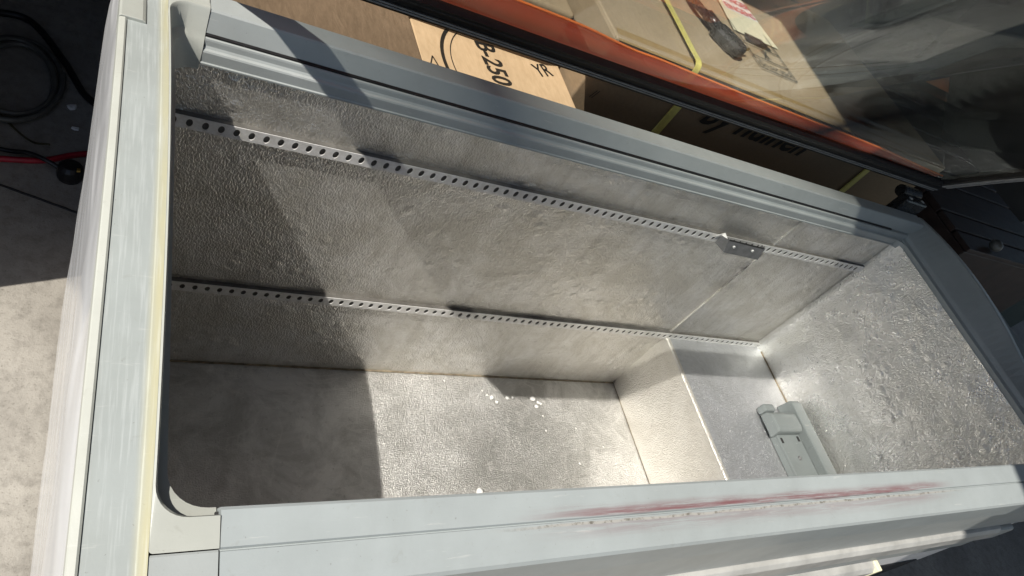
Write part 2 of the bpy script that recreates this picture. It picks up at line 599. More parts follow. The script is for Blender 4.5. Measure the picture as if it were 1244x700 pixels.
# --- left rim, swept along the arch
def side_sweep(prof, y0, y1, n=44):
    rings = []
    for i in range(n + 1):
        y = y0 + (y1 - y0) * i / n
        a = arch(y)
        rings.append([(x, y, (a + dz) if not ab else dz) for x, dz, ab in prof])
    return sweep(rings)
prof = [(-4.5, 3.5, 1), (-4.63, -.06, 0), (-4.6, 0, 0), (-2.98, 0.0, 0), (-2.93, .05, 0), (-2.62, .07, 0), (-2.62, -1.1, 0), (-3.4, 3.5, 1)]
v, f = side_sweep(prof, -32.6, 2.8)
mesh_obj('rim_side', v, f, 'rim_side', FZ, smooth=False, label='left rim of pale grey plastic, yellowed along its inner edge')
prof = [(-4.98, 4.8, 1), (-5.0, .02, 0), (-4.95, .10, 0), (-4.72, .13, 0), (-4.64, .07, 0), (-4.63, 4.8, 1)]
v, f = side_sweep(prof, -32.6, -2.6)
mesh_obj('edge_rib', v, f, 'rib', FZ)
# raised end block at the far end of the left rim
v, f = side_sweep([(-5.0, 4.8, 1), (-5.02, .14, 0), (-4.9, .2, 0), (-3.9, .2, 0), (-3.72, .1, 0), (-3.7, .01, 0), (-4.2, 5.5, 1)], -2.55, 2.9, 8)
mesh_obj('end_block', v, f, 'cream', FZ, bevel=.05)

# --- cream U-shaped inner edge with round corners (left end of the opening)
def rounded_U(xl, yb, yf, r, xe, na=8, ns=24):
    pts = [(xe, yb)]
    for k in range(na + 1):
        a = math.pi / 2 + (math.pi / 2) * k / na
        pts.append((xl + r + r * math.cos(a), yb - r + r * math.sin(a)))
    for k in range(1, ns):
        t = k / ns
        pts.append((xl, (yb - r) + (yf + r - yb + r) * t))
    for k in range(na + 1):
        a = math.pi + (math.pi / 2) * k / na
        pts.append((xl + r + r * math.cos(a), yf + r + r * math.sin(a)))
    pts.append((xe, yf))
    return pts
XE = -.34
A0 = rounded_U(-2.62, 1.75, -30.62, .15, XE)
A1 = rounded_U(-2.53, 1.22, -29.52, 1.15, XE)
A2 = rounded_U(-2.46, 1.12, -29.45, 1.2, XE)
A3 = rounded_U(-2.40, .74, -29.42, 1.25, XE)
A4 = rounded_U(-2.02, .50, -28.95, 1.45, XE)
A5 = rounded_U(-2.0, .16, -28.9, 1.45, XE)
A6 = rounded_U(-1.98, .05, -28.86, 1.5, XE)
A7 = rounded_U(-1.97, .05, -28.86, 1.5, XE)
def zl(y, zb, zf):
    t = min(1, max(0, (1.0 - y) / 8.0))
    return zb + (zf - zb) * t
rings = [[(x, y, arch(y) + .05) for x, y in A0], [(x, y, arch(y) + .10) for x, y in A1], [(x, y, arch(y) - .02) for x, y in A2],
         [(x, y, zl(y, 6.62, 7.5)) for x, y in A3], [(x, y, zl(y, 6.3, 7.38)) for x, y in A4], [(x, y, zl(y, 5.72, 7.1)) for x, y in A5], [(x, y, zl(y, 5.0, 5.6)) for x, y in A6], [(x, y, 4.4) for x, y in A7]]
v, f = sweep(rings, closed=False, caps=False)
co = mesh_obj('corner_trim', v, f, 'cream', FZ, smooth=True, label='yellowed cream inner edge trim with rounded corners')
md = co.modifiers.new('es', 'EDGE_SPLIT')
md.split_angle = math.radians(38)

# --- front rim
def x_extrude(prof, x0, x1, nx=1):
    return sweep([[(x0 + (x1 - x0) * i / nx, y, z) for y, z in prof] for i in range(nx + 1)])
a = arch
prof = [(-32.05, 4.2), (-32.3, 4.6), (-32.32, a(-32.2) - .25), (-32.2, a(-32.2) - .04), (-31.9, a(-31.9)), (-31.3, a(-31.3)), (-30.72, a(-30.72)), (-30.66, a(-30.66) - .12), (-30.62, a(-30.62) - .12),
        (-30.58, a(-30.58) + .02), (-29.9, a(-29.9)), (-29.3, a(-29.3)), (-29.16, a(-29.16) - .1), (-28.95, 7.2), (-28.8, 4.6), (-29.4, 4.4), (-31, 4.2)]
v, f = x_extrude(prof, -.30, 80.6, 2)
mesh_obj('rim_front', v, f, 'rim_front', FZ, label='front rim of grey plastic with red paint rubbed along its joint')
prof2 = [(y, z) for y, z in prof if y < -30.6]
v, f = x_extrude([(-32.05, 4.2), (-32.3, 4.6), (-32.32, a(-32.2) - .25), (-32.2, a(-32.2) - .04), (-31.9, a(-31.9)), (-30.72, a(-30.72)), (-30.64, a(-30.66) - .03), (-30.5, 4.2)], -2.6, -.36, 1)
mesh_obj('rim_front_corner', v, f, 'rim', FZ)
v, f = x_extrude([(-32.0, 4.3), (-32.1, 7.2), (-31, 7.45), (-29.2, 7.6), (-29, 4.7)], -.42, -.2, 1)
mesh_obj('joint', v, f, 'gap', FZ)

# --- back rim
prof = [(2.9, 1.0), (2.95, 7.85), (2.85, 8.0), (1.28, 8.02), (1.17, 7.92), (.78, 6.66), (.92, 6.58), (.92, 6.46), (.62, 6.45), (.54, 6.42), (.50, 6.30), (.46, 5.98),
        (.36, 5.84), (.20, 5.78), (.14, 5.68), (.10, 5.02), (.02, 4.96), (.02, 4.84), (.6, 4.8), (1.4, 4.7), (1.6, 1.0)]
v, f = x_extrude(prof, -.30, 81.3, 2)
mesh_obj('rim_back', v, f, 'rim', FZ, label='back rim of grey plastic with a stepped track')
v, f = x_extrude([(.91, 6.575), (.77, 6.63), (.66, 6.58), (.66, 6.465), (.91, 6.47)], -.28, 75.8, 1)
mesh_obj('track_gasket', v, f, 'black', FZ)
v, f = x_extrude([(1.12, 7.75), (.86, 6.7), (.6, 6.3), (.3, 5.7), (.22, 5.0), (1.2, 4.9)], -.42, -.24, 1)
mesh_obj('joint', v, f, 'gap', FZ)
# far-left top piece that closes the rim behind the cream corner
box('rim_back_corner', (-3.6, -.33, 1.7, 2.9, 4.7, 8.03), 'cream', FZ, .06)

# --- right rim, swept along the arch
def archR(y):
    return max(8.62 - .0095 * (y + 7) ** 2, 7.15)
rings = []
for i in range(46):
    y = -32.4 + 35.3 * i / 45
    t = archR(y)
    rings.append([(78.9, y, 4.6), (78.86, y, 5.85), (79.35, y, 6.0), (79.5, y, 6.35), (79.62, y, 6.5), (82.0, y, t + .12), (82.2, y, t + .18), (83.0, y, t + .12), (83.2, y, t), (83.25, y, 4.4)])
v, f = sweep(rings)
o = mesh_obj('rim_end', v, f, 'rim', FZ, smooth=False, bevel=.05)
rings = []
for i in range(40):
    y = -31.8 + 29.9 * i / 39
    t = 8.25 - .0052 * (y + 8.5) ** 2
    e = min(1, (i + .2) / 6) * min(1, (39.2 - i) / 5)
    rings.append([(83.27, y, 4.3), (83.27, y, t - .25), (83.5, y, t - .02), (84.2, y, t + .04), (84.2 + .9 * e, y, t - .30), (84.25 + 1.15 * e, y, t - .9), (84.3 + 1.2 * e, y, 2.0), (83.4, y, 2.0)])
v, f = sweep(rings)
mesh_obj('end_cap', v, f, 'channel', FZ, smooth=False)

# inner corner lip where the back and right rims meet
arc = [(78.95 - 1.25 + 1.25 * math.sin(t), .08 - 1.25 + 1.25 * math.cos(t)) for t in [math.pi / 2 * k / 8 for k in range(9)]]
rg = [(79.6, .0 - 1.25), (79.6, .9), (77.7, .9)]
pl = arc + rg
n_ = len(pl)
v = [(x, y, 4.75) for x, y in pl] + [(x, y, 5.75) for x, y in pl]
mesh_obj('corner_lip', v, [tuple(range(n_)), tuple(range(n_, 2 * n_))] + [(i, (i + 1) % n_, n_ + (i + 1) % n_, n_ + i) for i in range(n_)], 'rim', FZ)
# --- front face of the body below the rim
box('front_panel', (-4.3, 84.0, -31.95, -31.62, -1.2, 4.5), 'front_grey', FZ, .06)
v, f = x_extrude([(-31.65, -1.25), (-32.25, -1.35), (-32.55, -1.75), (-32.6, -3.3), (-32.35, -4.1), (-31.65, -4.3)], -4.2, 76.5, 2)
mesh_obj('bumper_strip', v, f, 'worn', FZ, bevel=.05, label='worn pale bumper strip along the front')
box('bumper_cap', (76.5, 79.6, -32.5, -31.65, -4.2, -1.4), 'front_grey', FZ, .3)
box('lower_panel', (-4.3, 82.5, -31.9, -31.62, -9.0, -4.4), 'front_grey', FZ, .06)
v, f = x_extrude([(-31.65, -10.3), (-32.3, -10.4), (-32.7, -10.9), (-32.7, -13.0), (-32.3, -13.6), (-31.65, -13.7)], -4.2, 67.0, 1)
mesh_obj('lower_strip', v, f, 'worn', FZ, bevel=.06)
box('lower_strip_cap', (67.0, 67.7, -32.75, -31.65, -13.8, -10.2), 'label', FZ, .1)
box('grille_recess', (-4.0, 82, -31.75, -31.61, -36, -14.2), 'black', FZ, .05)

# --- aluminium liner
SX = 60.9
grid_panel('liner_back', (-2.0, BY, FLZ), (SX + 2.0, 0, 0), (0, 0, 5.5 - FLZ), 110, 60, 'liner_wall', FZ, (0, -1, 0), .16, 2.1, 'long dented aluminium back panel')
grid_panel('liner_back', (SX - .5, BY - .12, HZ), (79 - SX, 0, 0), (0, 0, 5.5 - HZ), 40, 40, 'liner_wall', FZ, (0, -1, 0), .08, 5.1, 'aluminium back panel above the hump')
vv, ff = boxvf(SX - .62, SX - .48, BY - .2, BY + .05, HZ + .5, 5.2)
mesh_obj('panel_seam', vv, ff, 'liner_wall', FZ, bevel=.04)
# right wall with the rounded fold into the back wall
rings = []
for j in range(47):
    z = HZ + (5.3 - HZ) * j / 46
    row = []
    for i in range(8):
        an = (math.pi / 2) * i / 7
        row.append((RX - 1.1 + 1.1 * math.sin(an), BY - .16 - 1.1 + 1.1 * math.cos(an), z))
    for i in range(1, 56):
        y = BY - 1.26 - (BY - 1.26 - FY) * i / 55
        q = Vector((y * .21, z * .21, 1.7))
        e = min(1, i / 6) * min(1, min(j, 46 - j) / 5)
        row.append((RX - .13 * e * (noise.noise(q) + .5 * noise.noise(q * 2.3)), y, z))
    rings.append(row)
v, f = sweep(rings, closed=False, caps=False)
mesh_obj('liner_end', v, f, 'liner_bright', FZ, smooth=True, label='bright wrinkled aluminium end wall')
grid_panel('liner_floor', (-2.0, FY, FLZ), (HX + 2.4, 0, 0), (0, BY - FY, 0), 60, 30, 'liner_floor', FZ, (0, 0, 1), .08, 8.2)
rings = []
prof = [(HX + .5, FLZ), (HX + .42, FLZ + .25), (HX + .34, FLZ + .8), (HX - .2, HZ - .25), (HX - .16, HZ - .04), (HX + .05, HZ + .02), (HX + .4, HZ)]
v, f = sweep([[(x, FY + (BY - FY) * i / 20, z) for x, z in prof] for i in range(21)], closed=False, caps=False)
mesh_obj('hump_riser', v, f, 'liner_riser', FZ, smooth=True, label='pale sloping front of the compressor hump')
vv, ff = boxvf(HX - .14, HX + .0, FY, BY - .1, HZ + .0, HZ + .09)
mesh_obj('hump_edge', vv, ff, 'liner_riser', FZ, bevel=.04)
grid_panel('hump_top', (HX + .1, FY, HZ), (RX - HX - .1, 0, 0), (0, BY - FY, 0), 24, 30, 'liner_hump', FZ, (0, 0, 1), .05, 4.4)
grid_panel('liner_left', (-1.95, FY, FLZ), (0, BY - FY, 0), (0, 0, 5.0 - FLZ), 20, 20, 'liner_wall', FZ, (1, 0, 0), .08, 6.2)
grid_panel('liner_front', (-2.0, FY, FLZ), (RX + 2, 0, 0), (0, 0, 5.0 - FLZ), 60, 20, 'liner_wall', FZ, (0, 1, 0), .08, 7.7)

def bead(name, pts, r, mat, parent, seed):
    P = []
    for i in range(len(pts) - 1):
        a_, b_ = Vector(pts[i]), Vector(pts[i + 1])
        n = max(2, int((b_ - a_).length / .6))
        for k in range(n):
            p = a_.lerp(b_, k / n)
            P.append(tuple(p + Vector((0, .04 * noise.noise(p * 1.3), .05 * noise.noise(p * 1.1 + Vector((seed, 0, 0)))))))
    P.append(pts[-1])
    v, f = tube_vf(P, r, 6)
    return mesh_obj(name, v, f, mat, parent, smooth=True)
bead('sealant_bead', [(-1.9, BY - .05, FLZ + .06), (HX + .4, BY - .05, FLZ + .06)], .13, 'sealant', FZ, 1)
bead('sealant_bead', [(HX + .5, BY - .1, FLZ + .05), (HX + .5, FY, FLZ + .05)], .07, 'sealant', FZ, 2)
bead('sealant_bead', [(RX - .1, BY - 1.2, HZ + .04), (RX - .05, FY, HZ + .04)], .10, 'sealant', FZ, 3)

# --- perforated strips (real oval holes)
def strip(name, x0, x1, first, pitch, zc, hh, label):
    yf = -.1
    v, f = [], []
    ca = math.atan2(hh, pitch / 2)
    an = sorted({0, ca, math.pi / 2, math.pi - ca, math.pi, math.pi + ca, 1.5 * math.pi, 2 * math.pi - ca, ca / 2, math.pi - ca / 2, math.pi + ca / 2, 2 * math.pi - ca / 2,
                 (ca + math.pi / 2) / 2, math.pi - (ca + math.pi / 2) / 2, math.pi + (ca + math.pi / 2) / 2, 2 * math.pi - (ca + math.pi / 2) / 2})
    n = len(an)
    i = 0
    while first + (i - .5) * pitch > x0:
        i -= 1
    i += 1
    xa = first + (i - .5) * pitch
    v += [(x0, yf, zc - hh), (xa, yf, zc - hh), (xa, yf, zc + hh), (x0, yf, zc + hh)]
    f.append((0, 1, 2, 3))
    while first + (i + .5) * pitch < x1:
        cx = first + i * pitch
        b0 = len(v)
        for t in an:
            c, s = math.cos(t), math.sin(t)
            v.append((cx + .215 * c, yf, zc + .345 * s))
            k = min((pitch / 2) / max(abs(c), 1e-6), hh / max(abs(s), 1e-6))
            v.append((cx + k * c, yf, zc + k * s))
        for j in range(n):
            k = (j + 1) % n
            f.append((b0 + 2 * j, b0 + 2 * j + 1, b0 + 2 * k + 1, b0 + 2 * k))
        i += 1
    xb = first + (i - .5) * pitch
    b0 = len(v)
    v += [(xb, yf, zc - hh), (x1, yf, zc - hh), (x1, yf, zc + hh), (xb, yf, zc + hh)]
    f.append((b0, b0 + 1, b0 + 2, b0 + 3))
    o = mesh_obj(name, v, f, 'strip', FZ, label=label)
    vv, ff = boxvf(x0, x1, yf + .02, BY + .05, zc + hh - .06, zc + hh + .05)
    mesh_obj('flange', vv, ff, 'rail_shade', o)  # flange coloured dark to draw the shadow line over the strip
    vv, ff = boxvf(x0 + .1, x1 - .1, BY - .2, BY - .14, zc - hh * .9, zc + hh - .07)
    mesh_obj('hole_shade', vv, ff, 'rail_shade', o)  # dark sheet put in for the shade seen through the holes
    md = o.modifiers.new('solid', 'SOLIDIFY')
    md.thickness = .07 * U
    md.offset = 0
    return o
strip('perforated_strip', -1.7, 78.0, -.018, .997, .09, .54, 'upper perforated metal strip')
strip('perforated_strip', -1.7, 77.8, 2.77, .9975, -18.0, .60, 'lower perforated metal strip')

# --- folded bracket clipped to the upper strip
bx = .35
br = mesh_obj('strip_bracket', [(51.3, -.32, -.3), (57.9, -.32, -.36), (57.9, -.32, .72), (51.3, -.32, .8),
     (52.1, -1.45, -.4), (57.7, -1.45, -.5), (57.7, -1.0, .9), (51.6, -1.0, 1.05)],
    [(0, 1, 5, 4), (4, 5, 6, 7), (0, 4, 7, 3), (1, 2, 6, 5)], 'bracket', FZ, solid=.08, label='folded metal bracket clipped on the upper strip')
mesh_obj('bracket_tab', [(50.4, -.26, .3), (51.3, -.26, .75), (51.55, -.9, 1.05), (51.4, -.3, 1.2)], [(0, 1, 2, 3)], 'label_white', br, solid=.07)
mesh_obj('bracket_slot', [(51.8, -1.06, .82), (57.5, -1.06, .68), (57.5, -1.03, .96), (51.8, -1.03, 1.1)], [(0, 1, 2, 3)], 'gap', br, solid=.04)
for x in (53.0, 56.0):
    v, f = sweep([[(x + .15 * math.cos(2 * math.pi * k / 10), yy, .4 + .15 * math.sin(2 * math.pi * k / 10)) for k in range(10)] for yy in (-1.2, -1.34)])
    mesh_obj('rivet', v, f, 'flake', br)

# ------------------------------------------------------------------ the lid (a hinged part of the freezer)
H0, F0, SAG = Vector((5.0, 10.2)), Vector((-18.2, 37.4)), 1.0
XL0, XL1 = -3.1, 81.8
ch = F0 - H0
un = ch.normalized()
nn = Vector((un.y, -un.x))            # towards back and up
def lid_pt(s, off=0.0):
    """s 0..1 along the arc, off = offset to the outside; returns (y, z)"""
    p = H0 + ch * s + nn * (SAG * 4 * s * (1 - s) + off)
    return p.x, p.y
def lz(x):
    return .85 * (x - 10) / 70.0        # the lid hangs slightly askew
LN = ch.length
def lid_sheet(x0, x1, s0, s1, off0, off1, n):
    rings = []
    for i in range(n + 1):
        s = s0 + (s1 - s0) * i / n
        ring = []
        for x, off in ((x0, off0), (x1, off0), (x1, off1), (x0, off1)):
            y, z = lid_pt(s, off)
            ring.append((x, y, z + lz(x)))
        rings.append(ring)
    return sweep(rings)
v, f = lid_sheet(XL0 + .2, XL1 - .2, .01, .99, -.5, .5, 1)
v, f = lid_sheet(XL0, XL1, 0, 2.1 / LN, -.55, .55, 3)
LID = mesh_obj('lid', v, f, 'black', FZ, bevel=.12, label='raised curved glass lid in a black frame')
fw = 2.0 / LN
v, f = lid_sheet(XL0 + 1.2, XL1 - 1.2, fw * .8, 1 - 4.6 / LN, -.12, .12, 24)
mesh_obj('lid_glass', v, f, 'glass', LID, smooth=True)
for x0, x1 in ((XL0, XL0 + 2.0), (XL1 - 2.0, XL1)):
    v, f = lid_sheet(x0, x1, fw * 1.03, 1 - 5.1 / LN, -.52, .52, 24)
    mesh_obj('side_frame', v, f, 'black', LID, bevel=.1)
    xa = x0 + .35 if x0 < 0 else x0 + .3
    for dx in (0, .85):
        v, f = lid_sheet(xa + dx, xa + dx + .38, fw * 1.1, 1 - 5.2 / LN, -.64, -.53, 24)
        mesh_obj('frame_trim', v, f, 'frame_edge', LID)
v, f = lid_sheet(XL0, XL1, 1 - 5.0 / LN, 1.0, -.55, .55, 4)
mesh_obj('front_frame', v, f, 'black', LID, bevel=.12)
for s in (.55, .95, 1.25):
    v, f = lid_sheet(XL0 + .4, XL1 - .4, s / LN, (s + .11) / LN, -.63, -.56, 1)
    mesh_obj('frame_trim', v, f, 'frame_edge' if s < 1 else 'black', LID)
v, f = lid_sheet(XL0 + .4, XL1 - .4, 1.7 / LN, 2.5 / LN, -.5, -.13, 1)
mesh_obj('glazing_gasket', v, f, 'black', LID)
# hinges and their plates
for x in (-2.0, 79.3):
    box('hinge_plate', (x - 2.2, x + 2.2, 2.97, 4.4, 6.6, 9.6), 'black_gloss', LID, .25)
    v, f = sweep([[(xx, 4.9 + .75 * math.cos(2 * math.pi * k / 14), 9.4 + .75 * math.sin(2 * math.pi * k / 14)) for k in range(14)] for xx in (x - 1.9, x + 1.9)])
    mesh_obj('hinge_barrel', v, f, 'black_gloss', LID, bevel=.1)
    for dx in (-1.3, 1.3):
        v, f = sweep([[(x + dx + .22 * math.cos(2 * math.pi * k / 10), yy, 8.6 + .22 * math.sin(2 * math.pi * k / 10)) for k in range(10)] for yy in (2.9, 3.0)])
        box('screw', (x + dx - .2, x + dx + .2, 3.3, 3.7, 9.6, 9.72), 'worn', LID, .08)

# orange film still stuck along the lower glass edge, its edge wavy
topw = [(16, 5.7), (20, 5.7), (23.5, 5.6), (26.5, 5.2), (29, 4.95), (31.5, 5.0), (36, 4.75), (43, 4.45), (52, 4.25), (64, 3.95), (70, 3.5), (78.5, 2.9)]
tw = smooth_path([(x, s, 0) for x, s in [(-1, 5.6), (6, 5.7)] + topw], 6)
rows = [[], [], []]
for x, s, _ in tw:
    for k, (fr, off) in enumerate(((0, .30), (.5, .32), (1, .30))):
        ss = 2.05 + (max(s, 2.2) - 2.05) * fr
        y, z = lid_pt(ss / LN, off)
        rows[k].append((x, y, z + lz(x)))
v, f = sweep(rows, closed=False, caps=False)
mesh_obj('film_strip', v, f, 'orange', LID, smooth=True, solid=.03, label='translucent orange film along the lower glass edge')
v, f = tube_vf(rows[2], .10, 6)
mesh_obj('film_edge', v, f, 'orange_bead', LID, smooth=True)

# ------------------------------------------------------------------ things in the freezer
CH = thing('mounting_channel', 'grey plastic channel cover with clip lying on the hump', 'cover', (75.3, -19, HZ))
box('plate', (71.6, 75.9, -28.2, -13.8, HZ + .9, HZ + 1.25), 'channel', CH, .08)
v, f = x_extrude([(-28.2, HZ + .05), (-28.2, HZ + 2.5), (-10.4, HZ + 2.5), (-9.9, HZ + 2.2), (-9.7, HZ + .05)], 76.0, 77.9, 1)
mesh_obj('flange', v, f, 'channel', CH, bevel=.15)
v, f = x_extrude([(-14.4, HZ + .5), (-14.3, HZ + 2.1), (-13.6, HZ + 2.3), (-11.9, HZ + 2.25), (-11.3, HZ + 1.6), (-11.2, HZ + .5)], 71.0, 75.95, 1)
mesh_obj('clip', v, f, 'channel', CH, bevel=.25)
box('clip_tab', (71.1, 73.2, -11.2, -10.1, HZ + .3, HZ + 1.7), 'channel', CH, .3)
for x, y in ((72.0, -15.1), (75.4, -14.9)):
    box('slot', (x - .2, x + .2, y - .35, y + .35, HZ + 1.2, HZ + 1.28), 'gap', CH, 0)
for k in range(5):
    box('ridge', (75.98 - .02, 76.0, -26 + 2.4 * k, -25.2 + 2.4 * k, HZ + 1.3, HZ + 2.2), 'channel', CH, 0)
for y in (-17.5, -24.5):
    v, f = sweep([[(73.8 + r * math.cos(2 * math.pi * k / 10), y + r * math.sin(2 * math.pi * k / 10), HZ + z) for k in range(10)] for r, z in ((.3, 1.24), (.3, 1.36), (.2, 1.42))])
    mesh_obj('screw', v, f, 'bracket', CH)
box('side_wall', (71.6, 71.95, -28.2, -13.8, HZ + .05, HZ + .9), 'channel', CH, .05)

# frost-white crumbs on the floor, at their spots
crumbs = [(40.1, -2.7, .42), (40.7, -3.3, .28), (39.6, -2.4, .2), (42.4, -2.7, .30), (43.2, -2.6, .22), (46.2, -2.7, .45), (46.9, -3.2, .32), (46.5, -3.8, .36), (47.3, -3.4, .25), (47.1, -5.1, .16),
          (46.9, -7.1, .16), (35.4, -14.5, .55), (34.0, -.6, .15), (39.0, -1.8, .16), (50.6, -11.6, .18), (51.8, -6.8, .12), (55.3, -9.4, .18)]
for x, y, r in crumbs:
    v = []
    n = 9
    for ring, (k, h) in enumerate(((1.0, .02), (.75, .34), (.3, .5))):
        for i in range(n):
            t = 2 * math.pi * i / n
            rr = r * k * random.uniform(.7, 1.2)
            v.append((x + rr * math.cos(t), y + rr * math.sin(t) * .9, FLZ + .08 + h * r * random.uniform(.7, 1.2)))
    f = [(q * n + i, q * n + (i + 1) % n, (q + 1) * n + (i + 1) % n, (q + 1) * n + i) for q in range(2) for i in range(n)]
    f += [tuple(range(2 * n, 3 * n)), tuple(range(n))]
    o = mesh_obj('white_crumb', v, f, 'flake', None, smooth=True, org=(x, y, FLZ))
    if r > .5:
        tag(o, 'largest white crumb, alone close to the front rim on the freezer floor', 'crumb')
    elif x < 36:
        tag(o, 'tiny white crumb at the foot of the back wall, left of the crumb clusters', 'crumb')
    elif x < 41.5:
        tag(o, 'small white crumb in the left cluster beside the rounded shadow corner', 'crumb', 'left cluster of white crumbs')
    elif x < 44:
        tag(o, 'small white crumb in the pair between the two crumb clusters', 'crumb', 'middle pair of white crumbs')
    elif x < 48 and y > -4.5:
        tag(o, 'small white crumb in the right cluster at the edge of the shadow band', 'crumb', 'right cluster of white crumbs')
    elif x < 48:
        tag(o, 'tiny white crumb in front of the right cluster, %s of two' % ('nearer the back wall' if y > -6 else 'farther from the back wall'), 'crumb')
    else:
        tag(o, 'tiny white crumb near the hump riser, %s' % ('closest to the back wall' if y > -7.5 else 'closest to the riser' if x > 54 else 'farthest from the back wall'), 'crumb')

# ------------------------------------------------------------------ writing helper
def text_mesh(name, body, size, loc, xdir, ydir, mat, parent, shear=0.0, squeeze=1.0, bold=0.0, lift=.03):
    """flat print: text laid with its baseline along xdir and its height along ydir (world unit vectors)"""
    cu = bpy.data.curves.new(name, 'FONT')
    cu.body = body
    cu.size = 1.0
    cu.shear = shear
    cu.offset = bold
    cu.resolution_u = 3
    tmp = bpy.data.objects.new('tmp_text', cu)
    C.objects.link(tmp)
    dg = bpy.context.evaluated_depsgraph_get()
    me = bpy.data.meshes.new_from_object(tmp.evaluated_get(dg))
    bpy.data.objects.remove(tmp)
    bpy.data.curves.remove(cu)
    X, Y = Vector(xdir).normalized(), Vector(ydir).normalized()
    N = X.cross(Y)
    base = root_org(parent)
    p0 = W(*loc) - base
    for vt in me.vertices:
        vt.co = p0 + X * (vt.co.x * size * squeeze * U) + Y * (vt.co.y * size * U) + N * (lift * U)
    me.materials.clear()
    me.materials.append(M[mat])
    me.name = name
    o = bpy.data.objects.new(name, me)
    C.objects.link(o)
    o.parent = parent
    return o

def flat_poly(name, pts, mat, parent, **k):
    return mesh_obj(name, pts, [tuple(range(len(pts)))], mat, parent, **k)

def soft_box(name, b, mat, parent, bulge=.35, rnd=.5, n=14, seed=0.0, skew=0.0):
    """a cardboard box whose top and sides bulge a little, edges rounded by wrapping"""
    x0, x1, y0, y1, z0, z1 = b
    bm = bmesh.new()
    bmesh.ops.create_cube(bm, size=1.0)
    bmesh.ops.subdivide_edges(bm, edges=bm.edges, cuts=n, use_grid_fill=True)
    vs_ = []
    for vt in bm.verts:
        p = vt.co.copy()
        a_, b_, c_ = p * 2
        q = Vector((x0 + (p.x + .5) * (x1 - x0), y0 + (p.y + .5) * (y1 - y0), z0 + (p.z + .5) * (z1 - z0)))
        w = noise.noise(q * .09 + Vector((seed, 0, 0))) * bulge
        if c_ > .99:
            q.z += w * (1 - a_ ** 4) * (1 - b_ ** 4)
        if b_ < -.99:
            q.y -= w * .6 * (1 - a_ ** 4) * (1 - c_ ** 4)
        q.x += skew * (q.y - y0)
        vs_.append(q)
    idx = {vt: i for i, vt in enumerate(bm.verts)}
    fs = [tuple(idx[vt] for vt in fc.verts) for fc in bm.faces]
    bm.free()
    o = mesh_obj(name, [tuple(q) for q in vs_], fs, mat, parent, smooth=False, bevel=rnd)
    o.modifiers['bevel'].segments = 4
    for p in o.data.polygons:
        p.use_smooth = True
    o.modifiers['bevel'].harden_normals = True
    return o

# ------------------------------------------------------------------ boxes behind the freezer
B1 = thing('cardboard_box', 'long film-wrapped cardboard box behind the raised lid with a plug lying on it', 'box', (58, 24, 9.0))
b1 = soft_box('carton', (31.6, 87.5, 8.6, 40.0, 9.0, 12.3), 'card_film', B1, .14, .55, 14, 1.0)
# it rests on the darker printed box below
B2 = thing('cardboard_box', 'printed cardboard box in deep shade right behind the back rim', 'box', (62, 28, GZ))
soft_box('carton', (33.6, 92.0, 11.5, 41.0, GZ, 8.95), 'card_shaded', B2, .2, .3, 10, 2.0)
text_mesh('print', 'by nuinen', 4.5, (49.2, 11.25, 5.7), (1, 0, 0), (0, 0, 1), 'ink', B2, .42, 1.0, .02, .04)
text_mesh('print', '//', 1.3, (35.2, 11.25, 4.4), (1, 0, 0), (0, 0, 1), 'ink', B2, .2, .8, .01, .04)
for x in (45.0, 79.2):
    box('strap', (x, x + 1.0, 11.15, 11.32, GZ + 1, 8.8), 'yellow', B2, 0)
B3 = thing('cardboard_box', 'sunlit cardboard box with black number print beside the back rim', 'box', (23, 16, GZ))
top3 = [(16.9, 24), (16.9, 7.2), (33.2, 7.2), (33.2, 24)]
n3 = len(top3)
v = [(x, y, GZ) for x, y in top3] + [(x, y, 4.0) for x, y in top3]
mesh_obj('carton', v, [tuple(range(n3)), tuple(range(n3, 2 * n3))] + [(i, (i + 1) % n3, n3 + (i + 1) % n3, n3 + i) for i in range(n3)], 'card', B3, bevel=.15)
text_mesh('print', 'B-250', 3.0, (23.3, 14.9, 4.0), (.12, -1, 0), (1, .12, 0), 'ink', B3, 0, .82, .02, .05)
text_mesh('print', 'YR', 2.4, (29.8, 12.4, 4.0), (.95, .45, 0), (-.45, .95, 0), 'ink', B3, .2, .8, .01, .05)
def arc_band(r0, r1, cx, cy, a0, a1, n, z):
    pts = [(cx + r1 * math.cos(a0 + (a1 - a0) * i / n), cy + r1 * math.sin(a0 + (a1 - a0) * i / n), z) for i in range(n + 1)]
    pts += [(cx + r0 * math.cos(a1 + (a0 - a1) * i / n), cy + r0 * math.sin(a1 + (a0 - a1) * i / n), z) for i in range(n + 1)]
    return pts
flat_poly('print_ring', arc_band(8.6, 8.95, 28.0, 10.4, math.radians(135), math.radians(205), 16, 4.05), 'ink', B3)
flat_poly('print_ring', arc_band(7.9, 8.0, 28.0, 10.4, math.radians(135), math.radians(205), 16, 4.05), 'ink', B3)
for (xa, ya), (xb, yb) in (((17.6, 8.6), (18.1, 10.2)), ((18.1, 10.2), (18.6, 8.5))):
    d = Vector((yb - ya, xa - xb)).normalized() * .06
    flat_poly('print_mark', [(xa - d.x, ya - d.y, 4.05), (xb - d.x, yb - d.y, 4.05), (xb + d.x, yb + d.y, 4.05), (xa + d.x, ya + d.y, 4.05)], 'ink', B3)
B4 = thing('cardboard_box', 'brown glossy film-wrapped box at the left end behind the back rim', 'box', (9, 15, GZ))
soft_box('carton', (1.0, 16.5, 5.4, 25, GZ, 4.9), 'card_brown', B4, .3, .25, 10, 4.0, -.03)
B5 = thing('cardboard_box', 'film-wrapped cardboard box left of the box with the plug', 'box', (17, 28, 5.1))
soft_box('carton', (3.0, 30.9, 14.5, 42, 5.1, 9.9), 'card_film', B5, .2, .4, 10, 6.0)
